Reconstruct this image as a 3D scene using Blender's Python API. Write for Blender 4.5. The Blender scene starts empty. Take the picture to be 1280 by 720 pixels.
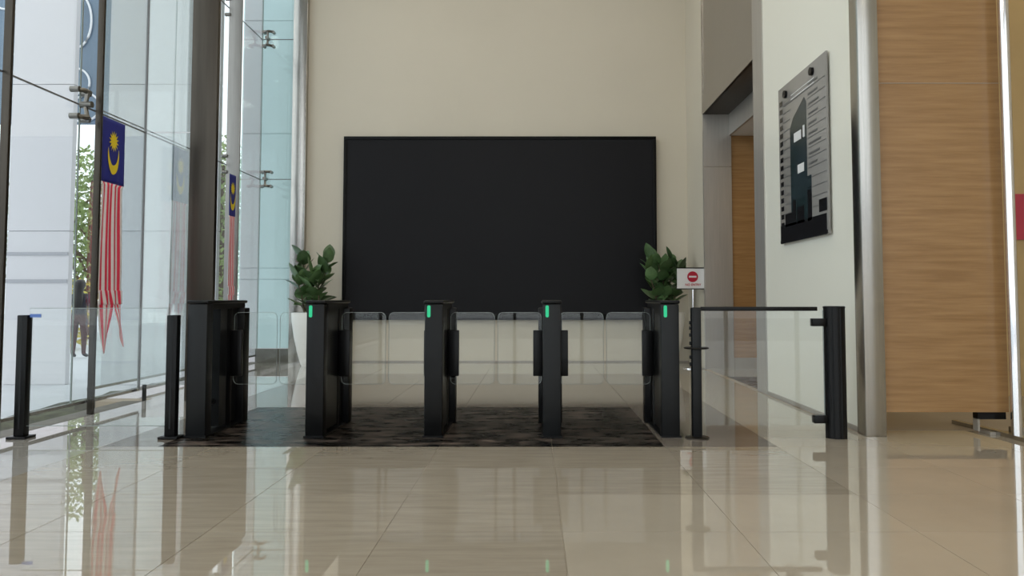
import bpy, bmesh, math, random
from mathutils import Vector, Matrix
R = math.radians
PI = math.pi
random.seed(7)
scene = bpy.context.scene
C = scene.collection

# ------------------------------------------------------------------ camera, world, exposure
# 1280x720 frame: focal length 920 px, principal point (668,328), horizon y = 374, eye height 1.0 m
FPX = 920.0
cam_data = bpy.data.cameras.new('camera')
cam_data.sensor_width = 36.0
cam_data.lens = FPX / 1280 * 36.0
cam_data.shift_x = -(668 - 640) / 1280
cam_data.shift_y = -(360 - 328) / 1280
cam_data.clip_start = 0.05
cam = bpy.data.objects.new('camera', cam_data)
cam.location = (0, 0, 1.0)
cam.rotation_euler = (R(90) + math.atan(0.05), 0, 0)
C.objects.link(cam)
scene.camera = cam

world = bpy.data.worlds.new('overcast_sky')
scene.world = world
world.use_nodes = True
wn = world.node_tree.nodes
wn['Background'].inputs['Color'].default_value = (0.93, 0.96, 1.0, 1)
wn['Background'].inputs['Strength'].default_value = 2.0

scene.view_settings.view_transform = 'Standard'
scene.view_settings.look = 'None'
scene.view_settings.gamma = 1.0
scene.view_settings.use_curve_mapping = False
scene.view_settings.exposure = 0.0
scene.cycles.transparent_max_bounces = 32
LAMP = 5.8            # brightness of the ceiling panels added, out of view, to light the hall


def px(x, y, d):
    """point at depth d (metres along the hall) seen at photo pixel (x, y)"""
    t = 0.05
    c, s = math.cos(math.atan(t)), math.sin(math.atan(t))
    u, v = (x - 668) / FPX, (328 - y) / FPX
    dy, dz = c - v * s, s + v * c
    return Vector((u / dy * d, d, 1.0 + dz / dy * d))


# ------------------------------------------------------------------ materials
def mat(name, color, rough=0.5, metal=0.0, spec=0.5, var=0.0, vscale=3.0, bump=0.0, bscale=40.0,
        stretch=(1, 1, 1), color2=None, coat=0.0, emis=None, estr=0.0, randomtone=0.0, rvar=0.0, ramp=(0.33, 0.67)):
    m = bpy.data.materials.new(name)
    m.use_nodes = True
    nt = m.node_tree
    b = nt.nodes['Principled BSDF']
    b.inputs['Base Color'].default_value = (*color, 1)
    b.inputs['Roughness'].default_value = rough
    b.inputs['Metallic'].default_value = metal
    b.inputs['Specular IOR Level'].default_value = spec
    b.inputs['Coat Weight'].default_value = coat
    b.inputs['Coat Roughness'].default_value = rough
    if emis:
        b.inputs['Emission Color'].default_value = (*emis, 1)
        b.inputs['Emission Strength'].default_value = estr
    L = nt.links.new
    tc = nt.nodes.new('ShaderNodeTexCoord')
    mp = nt.nodes.new('ShaderNodeMapping')
    mp.inputs['Scale'].default_value = stretch
    geo = nt.nodes.new('ShaderNodeNewGeometry')
    L(geo.outputs['Position'], mp.inputs['Vector'])
    last = None
    if var > 0:
        n = nt.nodes.new('ShaderNodeTexNoise')
        n.inputs['Scale'].default_value = vscale
        n.inputs['Detail'].default_value = 6
        n.inputs['Roughness'].default_value = 0.6
        L(mp.outputs['Vector'], n.inputs['Vector'])
        cr = nt.nodes.new('ShaderNodeValToRGB')
        c2 = color2 or tuple(c * (1 - var) for c in color)
        cr.color_ramp.elements[0].position = ramp[0]
        cr.color_ramp.elements[1].position = ramp[1]
        cr.color_ramp.elements[0].color = (*c2, 1)
        cr.color_ramp.elements[1].color = (*color, 1)
        L(n.outputs['Fac'], cr.inputs['Fac'])
        last = cr.outputs['Color']
        if rvar > 0:
            mr = nt.nodes.new('ShaderNodeMapRange')
            mr.inputs['To Min'].default_value = max(0, rough - rvar)
            mr.inputs['To Max'].default_value = rough + rvar
            L(n.outputs['Fac'], mr.inputs['Value'])
            L(mr.outputs['Result'], b.inputs['Roughness'])
    if randomtone > 0:
        oi = nt.nodes.new('ShaderNodeObjectInfo')
        mr = nt.nodes.new('ShaderNodeMapRange')
        mr.inputs['To Min'].default_value = 1 - randomtone
        mr.inputs['To Max'].default_value = 1 + randomtone
        L(oi.outputs['Random'], mr.inputs['Value'])
        hs = nt.nodes.new('ShaderNodeHueSaturation')
        L(mr.outputs['Result'], hs.inputs['Value'])
        if last:
            L(last, hs.inputs['Color'])
        else:
            hs.inputs['Color'].default_value = (*color, 1)
        last = hs.outputs['Color']
    if last:
        L(last, b.inputs['Base Color'])
    if bump > 0:
        n2 = nt.nodes.new('ShaderNodeTexNoise')
        n2.inputs['Scale'].default_value = bscale
        n2.inputs['Detail'].default_value = 4
        L(mp.outputs['Vector'], n2.inputs['Vector'])
        bp = nt.nodes.new('ShaderNodeBump')
        bp.inputs['Strength'].default_value = bump
        bp.inputs['Distance'].default_value = 0.01
        L(n2.outputs['Fac'], bp.inputs['Height'])
        L(bp.outputs['Normal'], b.inputs['Normal'])
    return m


def glass(name, tint=(0.96, 0.985, 0.98), r0=0.05, film=0.0, filmcol=(0.8, 0.83, 0.84)):
    """architectural pane: clear transmission, Fresnel mirror, optional milky film"""
    m = bpy.data.materials.new(name)
    m.use_nodes = True
    nt = m.node_tree
    nt.nodes.remove(nt.nodes['Principled BSDF'])
    out = nt.nodes['Material Output']
    L = nt.links.new
    tr = nt.nodes.new('ShaderNodeBsdfTransparent')
    tr.inputs['Color'].default_value = (*tint, 1)
    base = tr.outputs[0]
    if film > 0:
        df = nt.nodes.new('ShaderNodeBsdfTranslucent')
        df.inputs['Color'].default_value = (*filmcol, 1)
        mx0 = nt.nodes.new('ShaderNodeMixShader')
        mx0.inputs[0].default_value = film
        L(tr.outputs[0], mx0.inputs[1])
        L(df.outputs[0], mx0.inputs[2])
        base = mx0.outputs[0]
    gl = nt.nodes.new('ShaderNodeBsdfGlossy')
    gl.inputs['Roughness'].default_value = 0.01
    lw = nt.nodes.new('ShaderNodeLayerWeight')
    lw.inputs['Blend'].default_value = 0.5
    pw = nt.nodes.new('ShaderNodeMath')
    pw.operation = 'POWER'
    pw.inputs[1].default_value = 4.0
    L(lw.outputs['Facing'], pw.inputs[0])
    mr = nt.nodes.new('ShaderNodeMapRange')
    mr.inputs['To Min'].default_value = r0
    mr.inputs['To Max'].default_value = 0.9
    L(pw.outputs[0], mr.inputs['Value'])
    mx = nt.nodes.new('ShaderNodeMixShader')
    L(mr.outputs['Result'], mx.inputs[0])
    L(base, mx.inputs[1])
    L(gl.outputs[0], mx.inputs[2])
    L(mx.outputs[0], out.inputs['Surface'])
    return m


M = {}
M['cream'] = mat('cream_paint', (0.585, 0.535, 0.435), 0.55, var=0.04, vscale=0.7, bump=0.02)
M['whitewall'] = mat('pale_gloss_wall', (0.80, 0.79, 0.70), 0.22, var=0.02, vscale=0.5)
M['ceiling'] = mat('ceiling_paint', (0.78, 0.76, 0.72), 0.8, var=0.03, vscale=1.0)
M['travertine'] = mat('vein_cut_travertine', (0.37, 0.215, 0.092), 0.3, var=1, color2=(0.27, 0.145, 0.055), vscale=3.0,
                      stretch=(0.6, 0.6, 10.0), bump=0.06, bscale=10)
M['yellowwall'] = mat('warm_yellow_wall', (0.55, 0.40, 0.19), 0.4, var=0.1, vscale=1.0)
M['tile_tan'] = mat('polished_tan_tile', (0.44, 0.385, 0.30), 0.010, var=1, color2=(0.365, 0.31, 0.24), vscale=2.6,
                    stretch=(1.0, 8.0, 1), randomtone=0.04, spec=1.0, coat=0.5)
M['tile_cream'] = mat('polished_cream_tile', (0.49, 0.43, 0.34), 0.010, var=0.1, vscale=1.5, randomtone=0.03, spec=1.0, coat=0.5)
M['tile_taupe'] = mat('polished_taupe_tile', (0.22, 0.19, 0.16), 0.06, var=1, color2=(0.165, 0.14, 0.115), vscale=2.5,
                      stretch=(0.8, 6.0, 1), randomtone=0.04, spec=0.45)
M['tile_dark'] = mat('dark_emperador_marble', (0.15, 0.115, 0.095), 0.28, var=1, color2=(0.006, 0.005, 0.004), vscale=5.0,
                     stretch=(0.8, 2.0, 1), randomtone=0.2, rvar=0.06, spec=0.15, ramp=(0.48, 0.72))
M['tile_light'] = mat('polished_ivory_tile', (0.45, 0.425, 0.385), 0.012, var=0.1, vscale=2, randomtone=0.03, spec=1.0, coat=0.5)
M['honed'] = mat('honed_beige_stone', (0.40, 0.36, 0.31), 0.35, var=0.1, vscale=2, spec=0.3)
M['grout'] = mat('floor_grout', (0.40, 0.34, 0.26), 0.6, var=0.1)
M['steel'] = mat('brushed_steel', (0.47, 0.455, 0.425), 0.2, metal=1.0, var=0.12, vscale=3, stretch=(20, 20, 0.6), bump=0.02, bscale=90)
M['steel_satin'] = mat('satin_steel', (0.50, 0.475, 0.44), 0.45, metal=0.7, var=0.1, vscale=3, stretch=(10, 10, 0.5))
M['steel_mid'] = mat('satin_grey_steel', (0.30, 0.29, 0.275), 0.4, metal=0.9, var=0.12, vscale=3, stretch=(10, 10, 0.5))
M['steel_dark'] = mat('bronze_steel', (0.085, 0.074, 0.062), 0.35, metal=1.0, var=0.2, vscale=2, stretch=(8, 8, 0.4))  # dark base colour carries the shade on the broad stainless column
M['fitting'] = mat('fitting_steel', (0.22, 0.21, 0.19), 0.3, metal=1.0, var=0.2)
M['chrome'] = mat('chrome', (0.80, 0.79, 0.80), 0.08, metal=1.0, var=0.05)
M['panel_grey'] = mat('taupe_metal_panel', (0.30, 0.27, 0.23), 0.3, metal=0.6, var=0.06, vscale=1)
M['black'] = mat('black_powder_coat', (0.0035, 0.0036, 0.004), 0.35, var=0.3, vscale=4, spec=0.22)
M['charcoal'] = mat('charcoal_powder_coat', (0.009, 0.010, 0.011), 0.4, var=0.2, vscale=3, spec=0.25)
M['screen'] = mat('led_screen_face', (0.0105, 0.0105, 0.012), 0.45, var=0.06, vscale=0.8, spec=0.12)
M['bezel'] = mat('black_bezel', (0.002, 0.002, 0.002), 0.4, var=0.1, spec=0.15)
M['green_led'] = mat('green_led', (0.005, 0.12, 0.06), 0.4, var=0.05, emis=(0.01, 0.62, 0.27), estr=0.75)
M['clear'] = glass('clear_glass', (0.97, 0.985, 0.98), 0.035)
M['flap'] = glass('gate_flap_glass', (0.965, 0.975, 0.965), 0.03)
M['facade'] = glass('facade_glass', (0.93, 0.965, 0.965), 0.06)
M['returnpane'] = glass('return_pane_glass', (0.86, 0.90, 0.89), 0.17)
M['teal'] = glass('teal_glass', (0.80, 0.95, 0.94), 0.05)
M['glass_edge'] = mat('glass_edge', (0.30, 0.34, 0.33), 0.2, var=0.05)
M['joint'] = mat('silicone_joint', (0.16, 0.16, 0.16), 0.5, var=0.1)
M['white_clad'] = mat('white_cladding', (0.66, 0.645, 0.67), 0.25, var=0.02, vscale=0.6)
M['clad_channel'] = mat('grey_channel', (0.42, 0.42, 0.45), 0.4, var=0.05)
M['paving'] = mat('pale_paving', (0.62, 0.63, 0.66), 0.6, var=0.12, vscale=1.2)
M['kerb'] = mat('kerb_concrete', (0.15, 0.145, 0.12), 0.7, var=0.35, vscale=6, bump=0.2)
M['moss'] = mat('mossy_bed', (0.085, 0.095, 0.05), 0.9, var=1, color2=(0.04, 0.04, 0.03), vscale=7, bump=0.4)
M['skirt'] = mat('grey_skirting', (0.33, 0.30, 0.26), 0.3, var=0.06)
M['pot'] = mat('white_pot', (0.82, 0.80, 0.76), 0.3, var=0.03)
M['soil'] = mat('potting_soil', (0.03, 0.022, 0.015), 0.9, var=0.4, vscale=30, bump=0.4)
M['leaf'] = mat('fig_leaf', (0.10, 0.185, 0.07), 0.3, var=0.4, vscale=9, randomtone=0.35)
M['stem'] = mat('plant_stem', (0.10, 0.075, 0.04), 0.7, var=0.3, vscale=20)
M['blue'] = mat('flag_blue', (0.018, 0.024, 0.25), 0.7, var=0.1, vscale=20)
M['red'] = mat('flag_red', (0.85, 0.04, 0.10), 0.7, var=0.1, vscale=20)  # red raised to stand in for daylight glowing through the cloth
M['fwhite'] = mat('flag_white', (0.88, 0.80, 0.82), 0.7, var=0.05, vscale=20)  # bright pinkish white: backlight through the flag put into its colour
M['yellow'] = mat('flag_yellow', (0.86, 0.66, 0.02), 0.6, var=0.05, vscale=20)
M['signwhite'] = mat('sign_white', (0.72, 0.72, 0.72), 0.4, var=0.02)
M['signred'] = mat('sign_red', (0.42, 0.006, 0.03), 0.4, var=0.05)
M['board'] = mat('directory_board', (0.27, 0.26, 0.245), 0.22, var=0.1, vscale=1.5)
M['boardline'] = mat('directory_lines', (0.10, 0.10, 0.10), 0.4, var=0.1)
M['tower'] = mat('printed_tower', (0.030, 0.045, 0.055), 0.22, var=1, color2=(0.008, 0.022, 0.022), vscale=3)
M['boarddark'] = mat('printed_skyline', (0.010, 0.010, 0.012), 0.22, var=0.4, vscale=8)
M['diffuser'] = mat('lamp_diffuser', (0.9, 0.88, 0.82), 0.5, var=0.01, emis=(1.0, 0.92, 0.79), estr=LAMP)  # glow of the panels added to brighten the hall
M['diffuser_warm'] = mat('warm_lamp_diffuser', (0.9, 0.8, 0.6), 0.5, var=0.01, emis=(1.0, 0.76, 0.45), estr=11.0)
M['bluepanel'] = mat('blue_grey_panel', (0.17, 0.24, 0.32), 0.15, var=0.2, vscale=0.8)
M['curve'] = mat('white_tube', (0.85, 0.86, 0.88), 0.4, var=0.02)
M['treeleaf'] = mat('tree_leaf', (0.30, 0.40, 0.14), 0.6, var=0.4, vscale=2, randomtone=0.1)
M['trunk'] = mat('tree_bark', (0.14, 0.10, 0.07), 0.9, var=0.3, vscale=8)
M['skin'] = mat('skin', (0.42, 0.24, 0.16), 0.5, var=0.05)
M['shirt'] = mat('dark_shirt', (0.03, 0.03, 0.045), 0.8, var=0.4, vscale=25)
M['trouser'] = mat('maroon_trousers', (0.085, 0.035, 0.035), 0.8, var=0.2, vscale=20)
M['hair'] = mat('dark_hair', (0.010, 0.008, 0.008), 0.4, var=0.3, vscale=30)
M['shoe'] = mat('dark_shoe', (0.02, 0.02, 0.02), 0.6, var=0.2)
M['poster'] = mat('red_poster', (0.55, 0.05, 0.09), 0.4, var=0.15, vscale=3)
M['tag'] = mat('blue_tag', (0.10, 0.20, 0.55), 0.4, var=0.05)


# ------------------------------------------------------------------ mesh helpers
def add_box(bm, x0, x1, y0, y1, z0, z1, bevel=0.0, seg=2):
    r = bmesh.ops.create_cube(bm, size=1.0)
    vs = r['verts']
    for v in vs:
        v.co = Vector((x0 + (v.co.x + .5) * (x1 - x0), y0 + (v.co.y + .5) * (y1 - y0), z0 + (v.co.z + .5) * (z1 - z0)))
    if bevel > 0:
        es = list({e for v in vs for e in v.link_edges})
        bmesh.ops.bevel(bm, geom=es, offset=bevel, segments=seg, affect='EDGES', profile=0.5)


def add_lathe(bm, prof, n=32, cx=0, cy=0, cap=True):
    rings = []
    for r, z in prof:
        rings.append([bm.verts.new((cx + r * math.cos(2 * PI * i / n), cy + r * math.sin(2 * PI * i / n), z)) for i in range(n)])
    for a, b in zip(rings, rings[1:]):
        for i in range(n):
            bm.faces.new((a[i], a[(i + 1) % n], b[(i + 1) % n], b[i]))
    if cap:
        bm.faces.new(list(reversed(rings[0])))
        bm.faces.new(rings[-1])


def add_tube(bm, pts, r, n=10, closed=False):
    pts = [Vector(p) for p in pts]
    rad = r if isinstance(r, (list, tuple)) else [r] * len(pts)
    rings = []
    N = len(pts)
    for i, p in enumerate(pts):
        if closed:
            t = pts[(i + 1) % N] - pts[i - 1]
        else:
            t = pts[min(i + 1, N - 1)] - pts[max(i - 1, 0)]
        t.normalize()
        up = Vector((0, 0, 1)) if abs(t.z) < 0.9 else Vector((1, 0, 0))
        a = t.cross(up).normalized()
        b = t.cross(a).normalized()
        rings.append([bm.verts.new(p + (a * math.cos(2 * PI * k / n) + b * math.sin(2 * PI * k / n)) * rad[i]) for k in range(n)])
    rr = list(zip(rings, rings[1:])) + ([(rings[-1], rings[0])] if closed else [])
    for A, B in rr:
        for k in range(n):
            bm.faces.new((A[k], A[(k + 1) % n], B[(k + 1) % n], B[k]))
    if not closed:
        bm.faces.new(list(reversed(rings[0])))
        bm.faces.new(rings[-1])


def add_prism(bm, pts, axis, a0, a1):
    """polygon pts (2-D) extruded along axis between a0 and a1"""
    def mk(p, a):
        if axis == 'x': return (a, p[0], p[1])
        if axis == 'y': return (p[0], a, p[1])
        return (p[0], p[1], a)
    A = [bm.verts.new(mk(p, a0)) for p in pts]
    B = [bm.verts.new(mk(p, a1)) for p in pts]
    n = len(pts)
    bm.faces.new(A)
    bm.faces.new(list(reversed(B)))
    for i in range(n):
        bm.faces.new((A[i], B[i], B[(i + 1) % n], A[(i + 1) % n]))


def to_mesh(bm, name, smooth=False):
    bmesh.ops.recalc_face_normals(bm, faces=bm.faces)
    me = bpy.data.meshes.new(name)
    bm.to_mesh(me)
    bm.free()
    if smooth:
        me.polygons.foreach_set('use_smooth', [True] * len(me.polygons))
        me.set_sharp_from_angle(angle=R(40))
    return me


def obj(name, bm, m, parent=None, smooth=False, loc=None):
    me = to_mesh(bm, name, smooth) if isinstance(bm, bmesh.types.BMesh) else bm
    if m is not None and len(me.materials) == 0:
        me.materials.append(m)
    o = bpy.data.objects.new(name, me)
    C.objects.link(o)
    if parent:
        o.parent = parent
    if loc is not None:
        o.location = loc
    return o


def box(name, dims, m, parent=None, bevel=0.0):
    bm = bmesh.new()
    add_box(bm, *dims, bevel=bevel)
    return obj(name, bm, m, parent, smooth=bevel > 0)


def tag(o, label, cat, group=None, kind=None):
    o['label'] = label
    o['category'] = cat
    if group: o['group'] = group
    if kind: o['kind'] = kind
    return o


def empty(name, loc=(0, 0, 0), rz=0):
    o = bpy.data.objects.new(name, None)
    o.location = loc
    o.rotation_euler = (0, 0, rz)
    o.empty_display_size = 0.1
    C.objects.link(o)
    return o


def copy_tree(o, parent=None):
    c = o.copy()
    C.objects.link(c)
    c.parent = parent
    for ch in list(o.children):
        copy_tree(ch, c)
    return c


# ------------------------------------------------------------------ hall dimensions (metres; y is depth from the camera)
ZC = 7.2              # ceiling
YB = 11.78            # wall with the big screen
XR = 2.46             # side wall with the directory board
XA = -3.90            # first glass facade
XB = -4.40            # facade beyond the dark column
YRET = 7.30           # glass return
YREAR = -7.0
XE = 8.0

# ------------------------------------------------------------------ floor with tiles
floor = box('floor', (-3.84, XE, YREAR, YB + 0.1, -0.30, -0.004), M['grout'])
box('slab', (-4.32, -3.84, YRET, YB + 0.1, -0.30, -0.004), M['grout'], floor)
tag(floor, 'polished stone floor of large tan and dark tiles in the lobby', 'floor', kind='structure')
tile_mesh = {}


def tile(x0, x1, y0, y1, key):
    g = 0.0015
    w, d = round(x1 - x0 - 2 * g, 4), round(y1 - y0 - 2 * g, 4)
    k = (w, d, key)
    if k not in tile_mesh:
        bm = bmesh.new()
        add_box(bm, -w / 2, w / 2, -d / 2, d / 2, -0.006, 0.0)
        tile_mesh[k] = to_mesh(bm, 'tile')
        tile_mesh[k].materials.append(M[key])
    return obj('tile', tile_mesh[k], None, floor, loc=((x0 + x1) / 2, (y0 + y1) / 2, 0))


TW, TD = 0.765, 0.61
xs = [0.12 + TW * k for k in range(-6, 11)]
ys = [5.05 + TD * k for k in range(-6, 12)]
for j in range(len(ys) - 1):
    for i in range(len(xs) - 1):
        x0, x1, y0, y1 = xs[i], xs[i + 1], ys[j], ys[j + 1]
        cx, cy = (x0 + x1) / 2, (y0 + y1) / 2
        xl = -3.84 if y0 < YRET else -4.32
        x0 = max(x0, xl)
        y1 = min(y1, YB)
        if x1 <= x0 + 0.02:
            continue
        if cy > 5.4 and x1 > XR:
            if x0 > XR - 0.05:
                continue
            x1 = XR + 0.03
        if cy < 5.05:
            if cx > 0.12:
                key = 'tile_cream' if (cy < 3.83 or cx > 1.6) else 'tile_tan'
            else:
                key = 'tile_tan' if cx > -2.9 else 'tile_light'
        elif cy < 9.9:
            if -2.94 < cx < 1.65:
                key = 'tile_taupe'
                if cy < 6.88 and cx < 0.885:
                    if cx < -2.18:
                        tile(x0, -2.56, y0, y1, 'tile_taupe')
                        tile(-2.56, x1, y0, y1, 'tile_dark')
                        continue
                    key = 'tile_dark'
            else:
                key = 'tile_light' if cx < 0 else 'tile_cream'
        else:
            key = 'tile_light'
        tile(x0, x1, y0, y1, key)
# near zone behind / under the camera and side rooms: plain slabs of the same stone, children of the floor
box('slab', (-3.84, XE, YREAR, ys[0] - 0.002, -0.006, 0.0), M['tile_tan'], floor)
box('slab', (2.50, XE, 5.662, 7.74, -0.006, 0.0), M['honed'], floor)
box('slab', (2.50, XE, 7.76, 9.55, -0.006, 0.0), M['tile_dark'], floor)
box('slab', (2.50, XE, 9.552, 10.62, -0.006, 0.0), M['tile_light'], floor)

# ------------------------------------------------------------------ walls and ceiling
w = box('wall_back', (-3.9, XR + 0.4, YB, YB + 0.15, 0, ZC), M['cream'])
tag(w, 'cream painted end wall behind the giant black screen', 'wall', kind='structure')
w = box('baseboard_back', (-3.66, XR, YB - 0.012, YB + 0.01, 0, 0.022), M['skirt'])
tag(w, 'low grey skirting strip along the cream end wall', 'baseboard', kind='structure')
w = box('wall_corner', (XR, XR + 0.4, 10.62, YB + 0.05, 0, ZC), M['cream'])
tag(w, 'short cream return wall between end wall and lift lobby', 'wall', kind='structure')
w = box('wall_right', (XR, 2.56, 5.56, 7.80, 0, ZC), M['whitewall'])
tag(w, 'glossy pale wall carrying the directory board', 'wall', kind='structure')
w = box('baseboard_right', (XR - 0.012, XR + 0.01, 5.56, 7.80, 0, 0.035), M['skirt'])
tag(w, 'thin dark skirting line below the directory board wall', 'baseboard', kind='structure')
w = box('ceiling', (-4.5, XE + 0.1, YREAR - 0.1, YB + 0.15, ZC, ZC + 0.2), M['ceiling'])
tag(w, 'high pale ceiling over the lobby', 'ceiling', kind='structure')
w = box('wall_side', (XE, XE + 0.15, YREAR, YB, 0, ZC), M['cream'])
tag(w, 'cream side wall far beyond the brown stone panel', 'wall', kind='structure')

# lift lobby opening
p = empty('trim_1', (0, 0, 0))
tag(p, 'brushed steel portal around the lift lobby opening', 'door frame', kind='structure')
box('jamb', (XR - 0.004, 2.86, 10.60, 10.66, 0, 2.915), M['steel_satin'], p)
box('jamb', (XR - 0.004, 2.86, 10.60, 10.66, 2.925, 3.70), M['steel_satin'], p)
box('jamb', (XR - 0.012, 2.60, 7.80, 8.14, 0, ZC), M['steel_satin'], p)
box('soffit', (XR, 2.86, 8.14, 10.62, 3.69, 3.72), M['steel_dark'], p)
box('fascia', (2.83, 2.86, 8.14, 10.60, 3.38, 3.69), M['steel_satin'], p)
box('lintel_strip', (XR - 0.012, XR + 0.02, 8.14, 10.62, 3.69, 3.99), M['panel_grey'], p)
w = box('wall_lintel', (XR, XR + 0.1, 8.14, 10.62, 4.0, ZC), M['panel_grey'])
tag(w, 'taupe metal panel above the lift lobby opening', 'wall', kind='structure')
box('edge_strip', (XR - 0.015, XR + 0.02, 10.585, 10.625, 3.70, ZC), M['steel'], p)
# lobby interior
w = box('wall_lobby', (2.84, XE, 10.62, 10.8, 0.16, 3.38), M['travertine'])
tag(w, 'brown stone wall inside the lift lobby', 'wall', kind='structure')
w = box('baseboard_lobby', (2.84, XE, 10.61, 10.8, 0, 0.16), M['skirt'])
tag(w, 'dark skirting below the lift lobby stone wall', 'baseboard', kind='structure')
w = box('ceiling_lobby', (2.86, XE, 7.8, 10.62, 3.38, 3.5), M['ceiling'])
tag(w, 'lower ceiling of the lift lobby', 'ceiling', kind='structure')
w = box('wall_partition', (2.56, XE, 7.68, 7.80, 0, ZC), M['yellowwall'])
tag(w, 'warm yellow partition wall behind the brown stone panel', 'wall', kind='structure')

# steel column at the end of the directory wall
w = box('trim_2', (2.42, 2.572, 5.42, 5.57, 0, ZC), M['steel'], bevel=0.006)
tag(w, 'tall brushed steel column cover between pale wall and brown stone', 'column', kind='structure')

# brown stone panel raised above the floor
w = box('wall_stone', (2.572, 3.49, 5.46, 5.60, 0.17, ZC), M['travertine'])
tag(w, 'brown vein cut stone panel raised just above the floor', 'wall', kind='structure')
for z in (2.62, 5.1):
    box('joint', (2.575, 3.487, 5.457, 5.461, z, z + 0.004), M['skirt'], w)
box('bracket', (3.27, 3.48, 5.48, 5.54, 0.115, 0.17), M['black'], w)
box('bracket_leg', (3.27, 3.285, 5.48, 5.54, 0.03, 0.12), M['skirt'], w)

# ------------------------------------------------------------------ glass facade
def pane(x0, x1, y0, y1, z0, z1, m, parent):
    """one glass sheet, 12 mm"""
    return box('pane', (x0, x1, y0, y1, z0, z1), m, parent)


def spider(parent, loc, facing):
    """H-shaped point fixing: arms reaching up and down to four bolts through the glass"""
    bm = bmesh.new()
    for sz in (-1, 1):
        add_tube(bm, [(0.04, 0, 0), (0.05, 0, sz * 0.05), (0.06, 0.0, sz * 0.11)], [0.018, 0.018, 0.02], 8)
        for sy in (-1, 1):
            add_tube(bm, [(0.06, 0, sz * 0.11), (0.05, sy * 0.04, sz * 0.115), (0.0, sy * 0.075, sz * 0.115)], [0.024, 0.022, 0.018], 8)
            add_tube(bm, [(-0.04, sy * 0.075, sz * 0.115), (0.035, sy * 0.075, sz * 0.115)], 0.026, 10)
    add_tube(bm, [(0.0, 0, 0), (0.10, 0, 0)], 0.028, 10)
    o = obj('spider_bracket', bm, M['fitting'], parent, smooth=True, loc=loc)
    o.rotation_euler.z = facing
    return o


gA = empty('window_1', (XA, 0, 0))
gA['kind'] = 'structure'
tag(gA, 'frameless glass facade with spider fittings beside the flag', 'window', kind='structure')
gA.location = (0, 0, 0)
zA = [0.12, 2.67, 4.78, ZC]
yA = [-6.9, -3.11, 0.01, 3.13, 6.25, YRET]
J = 0.006
for j in range(len(yA) - 1):
    for k in range(3):
        pane(XA - 0.012, XA, yA[j] + J, yA[j + 1] - J, zA[k] + J, zA[k + 1] - J, M['facade'], gA)
for z in zA[1:-1]:
    box('silicone_joint', (XA - 0.011, XA - 0.001, yA[0], YRET, z - J, z + J), M['joint'], gA)
for y in yA[1:-1]:
    box('silicone_joint', (XA - 0.011, XA - 0.001, y - J, y + J, 0.12, ZC), M['glass_edge'], gA)
box('bottom_rail', (XA - 0.018, XA + 0.006, yA[0], YRET, 0.10, 0.125), M['steel'], gA)
for y in (0.01, 3.13, 6.25):
    for z in (2.67, 4.78):
        spider(gA, (XA, y, z), 0)
for y in (1.2, 3.2, 5.22):
    box('spigot', (XA - 0.03, XA + 0.0, y - 0.02, y + 0.02, -0.02, 0.11), M['black'], gA)

gR = empty('window_2')
tag(gR, 'glass return pane reflecting the flag beside the dark column', 'window', kind='structure')
for k in range(3):
    pane(XA + 0.01, -3.43, YRET, YRET + 0.012, [0.15, 2.67, 4.78][k] + J, [2.67, 4.78, ZC][k] - J, M['returnpane'], gR)
box('corner_joint', (XA - 0.012, XA + 0.010, YRET - 0.003, YRET + 0.012, 0.12, ZC), M['joint'], gR)
box('spigot', (-3.86, -3.83, YRET - 0.005, YRET + 0.02, 0.0, 0.16), M['black'], gR)

gB = empty('window_3')
tag(gB, 'frameless glass facade beyond the dark column near the planter', 'window', kind='structure')
zB = [0.12, 2.92, 5.20, ZC]
yB_ = [YRET + 0.014, 8.90, 10.46, 11.72]
for j in range(3):
    for k in range(3):
        pane(XB - 0.012, XB, yB_[j] + J, yB_[j + 1] - J, zB[k] + J, zB[k + 1] - J, M['facade'], gB)
for z in zB[1:-1]:
    box('silicone_joint', (XB - 0.011, XB - 0.001, yB_[0], 11.72, z - J, z + J), M['joint'], gB)
for y in yB_[1:-1]:
    box('silicone_joint', (XB - 0.011, XB - 0.001, y - J, y + J, 0.12, ZC), M['glass_edge'], gB)
box('bottom_rail', (XB - 0.018, XB + 0.006, yB_[0], 11.72, 0.10, 0.125), M['steel'], gB)
for z in (2.92, 5.20):
    spider(gB, (XB, 10.46, z), 0)

gT = empty('window_4')
tag(gT, 'teal tinted glass pane facing the lobby beside the white planter', 'window', kind='structure')
for k in range(3):
    pane(XB + 0.006, -3.88, 11.72, 11.732, [0.22, 2.92, 5.20][k] + J, [2.92, 5.20, ZC][k] - J, M['teal'], gT)
box('corner_joint', (XB - 0.012, XB + 0.006, 11.715, 11.732, 0.12, ZC), M['glass_edge'], gT)
for z in (2.92, 5.20):
    box('silicone_joint', (XB + 0.006, -3.88, 11.722, 11.730, z - J, z + J), M['joint'], gT)
for z in (2.92, 5.20):
    spider(gT, (XB + 0.10, 11.72, z), R(-90))
box('sill', (XB - 0.02, -3.88, 11.70, 11.80, -0.02, 0.215), M['kerb'], gT)

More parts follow.
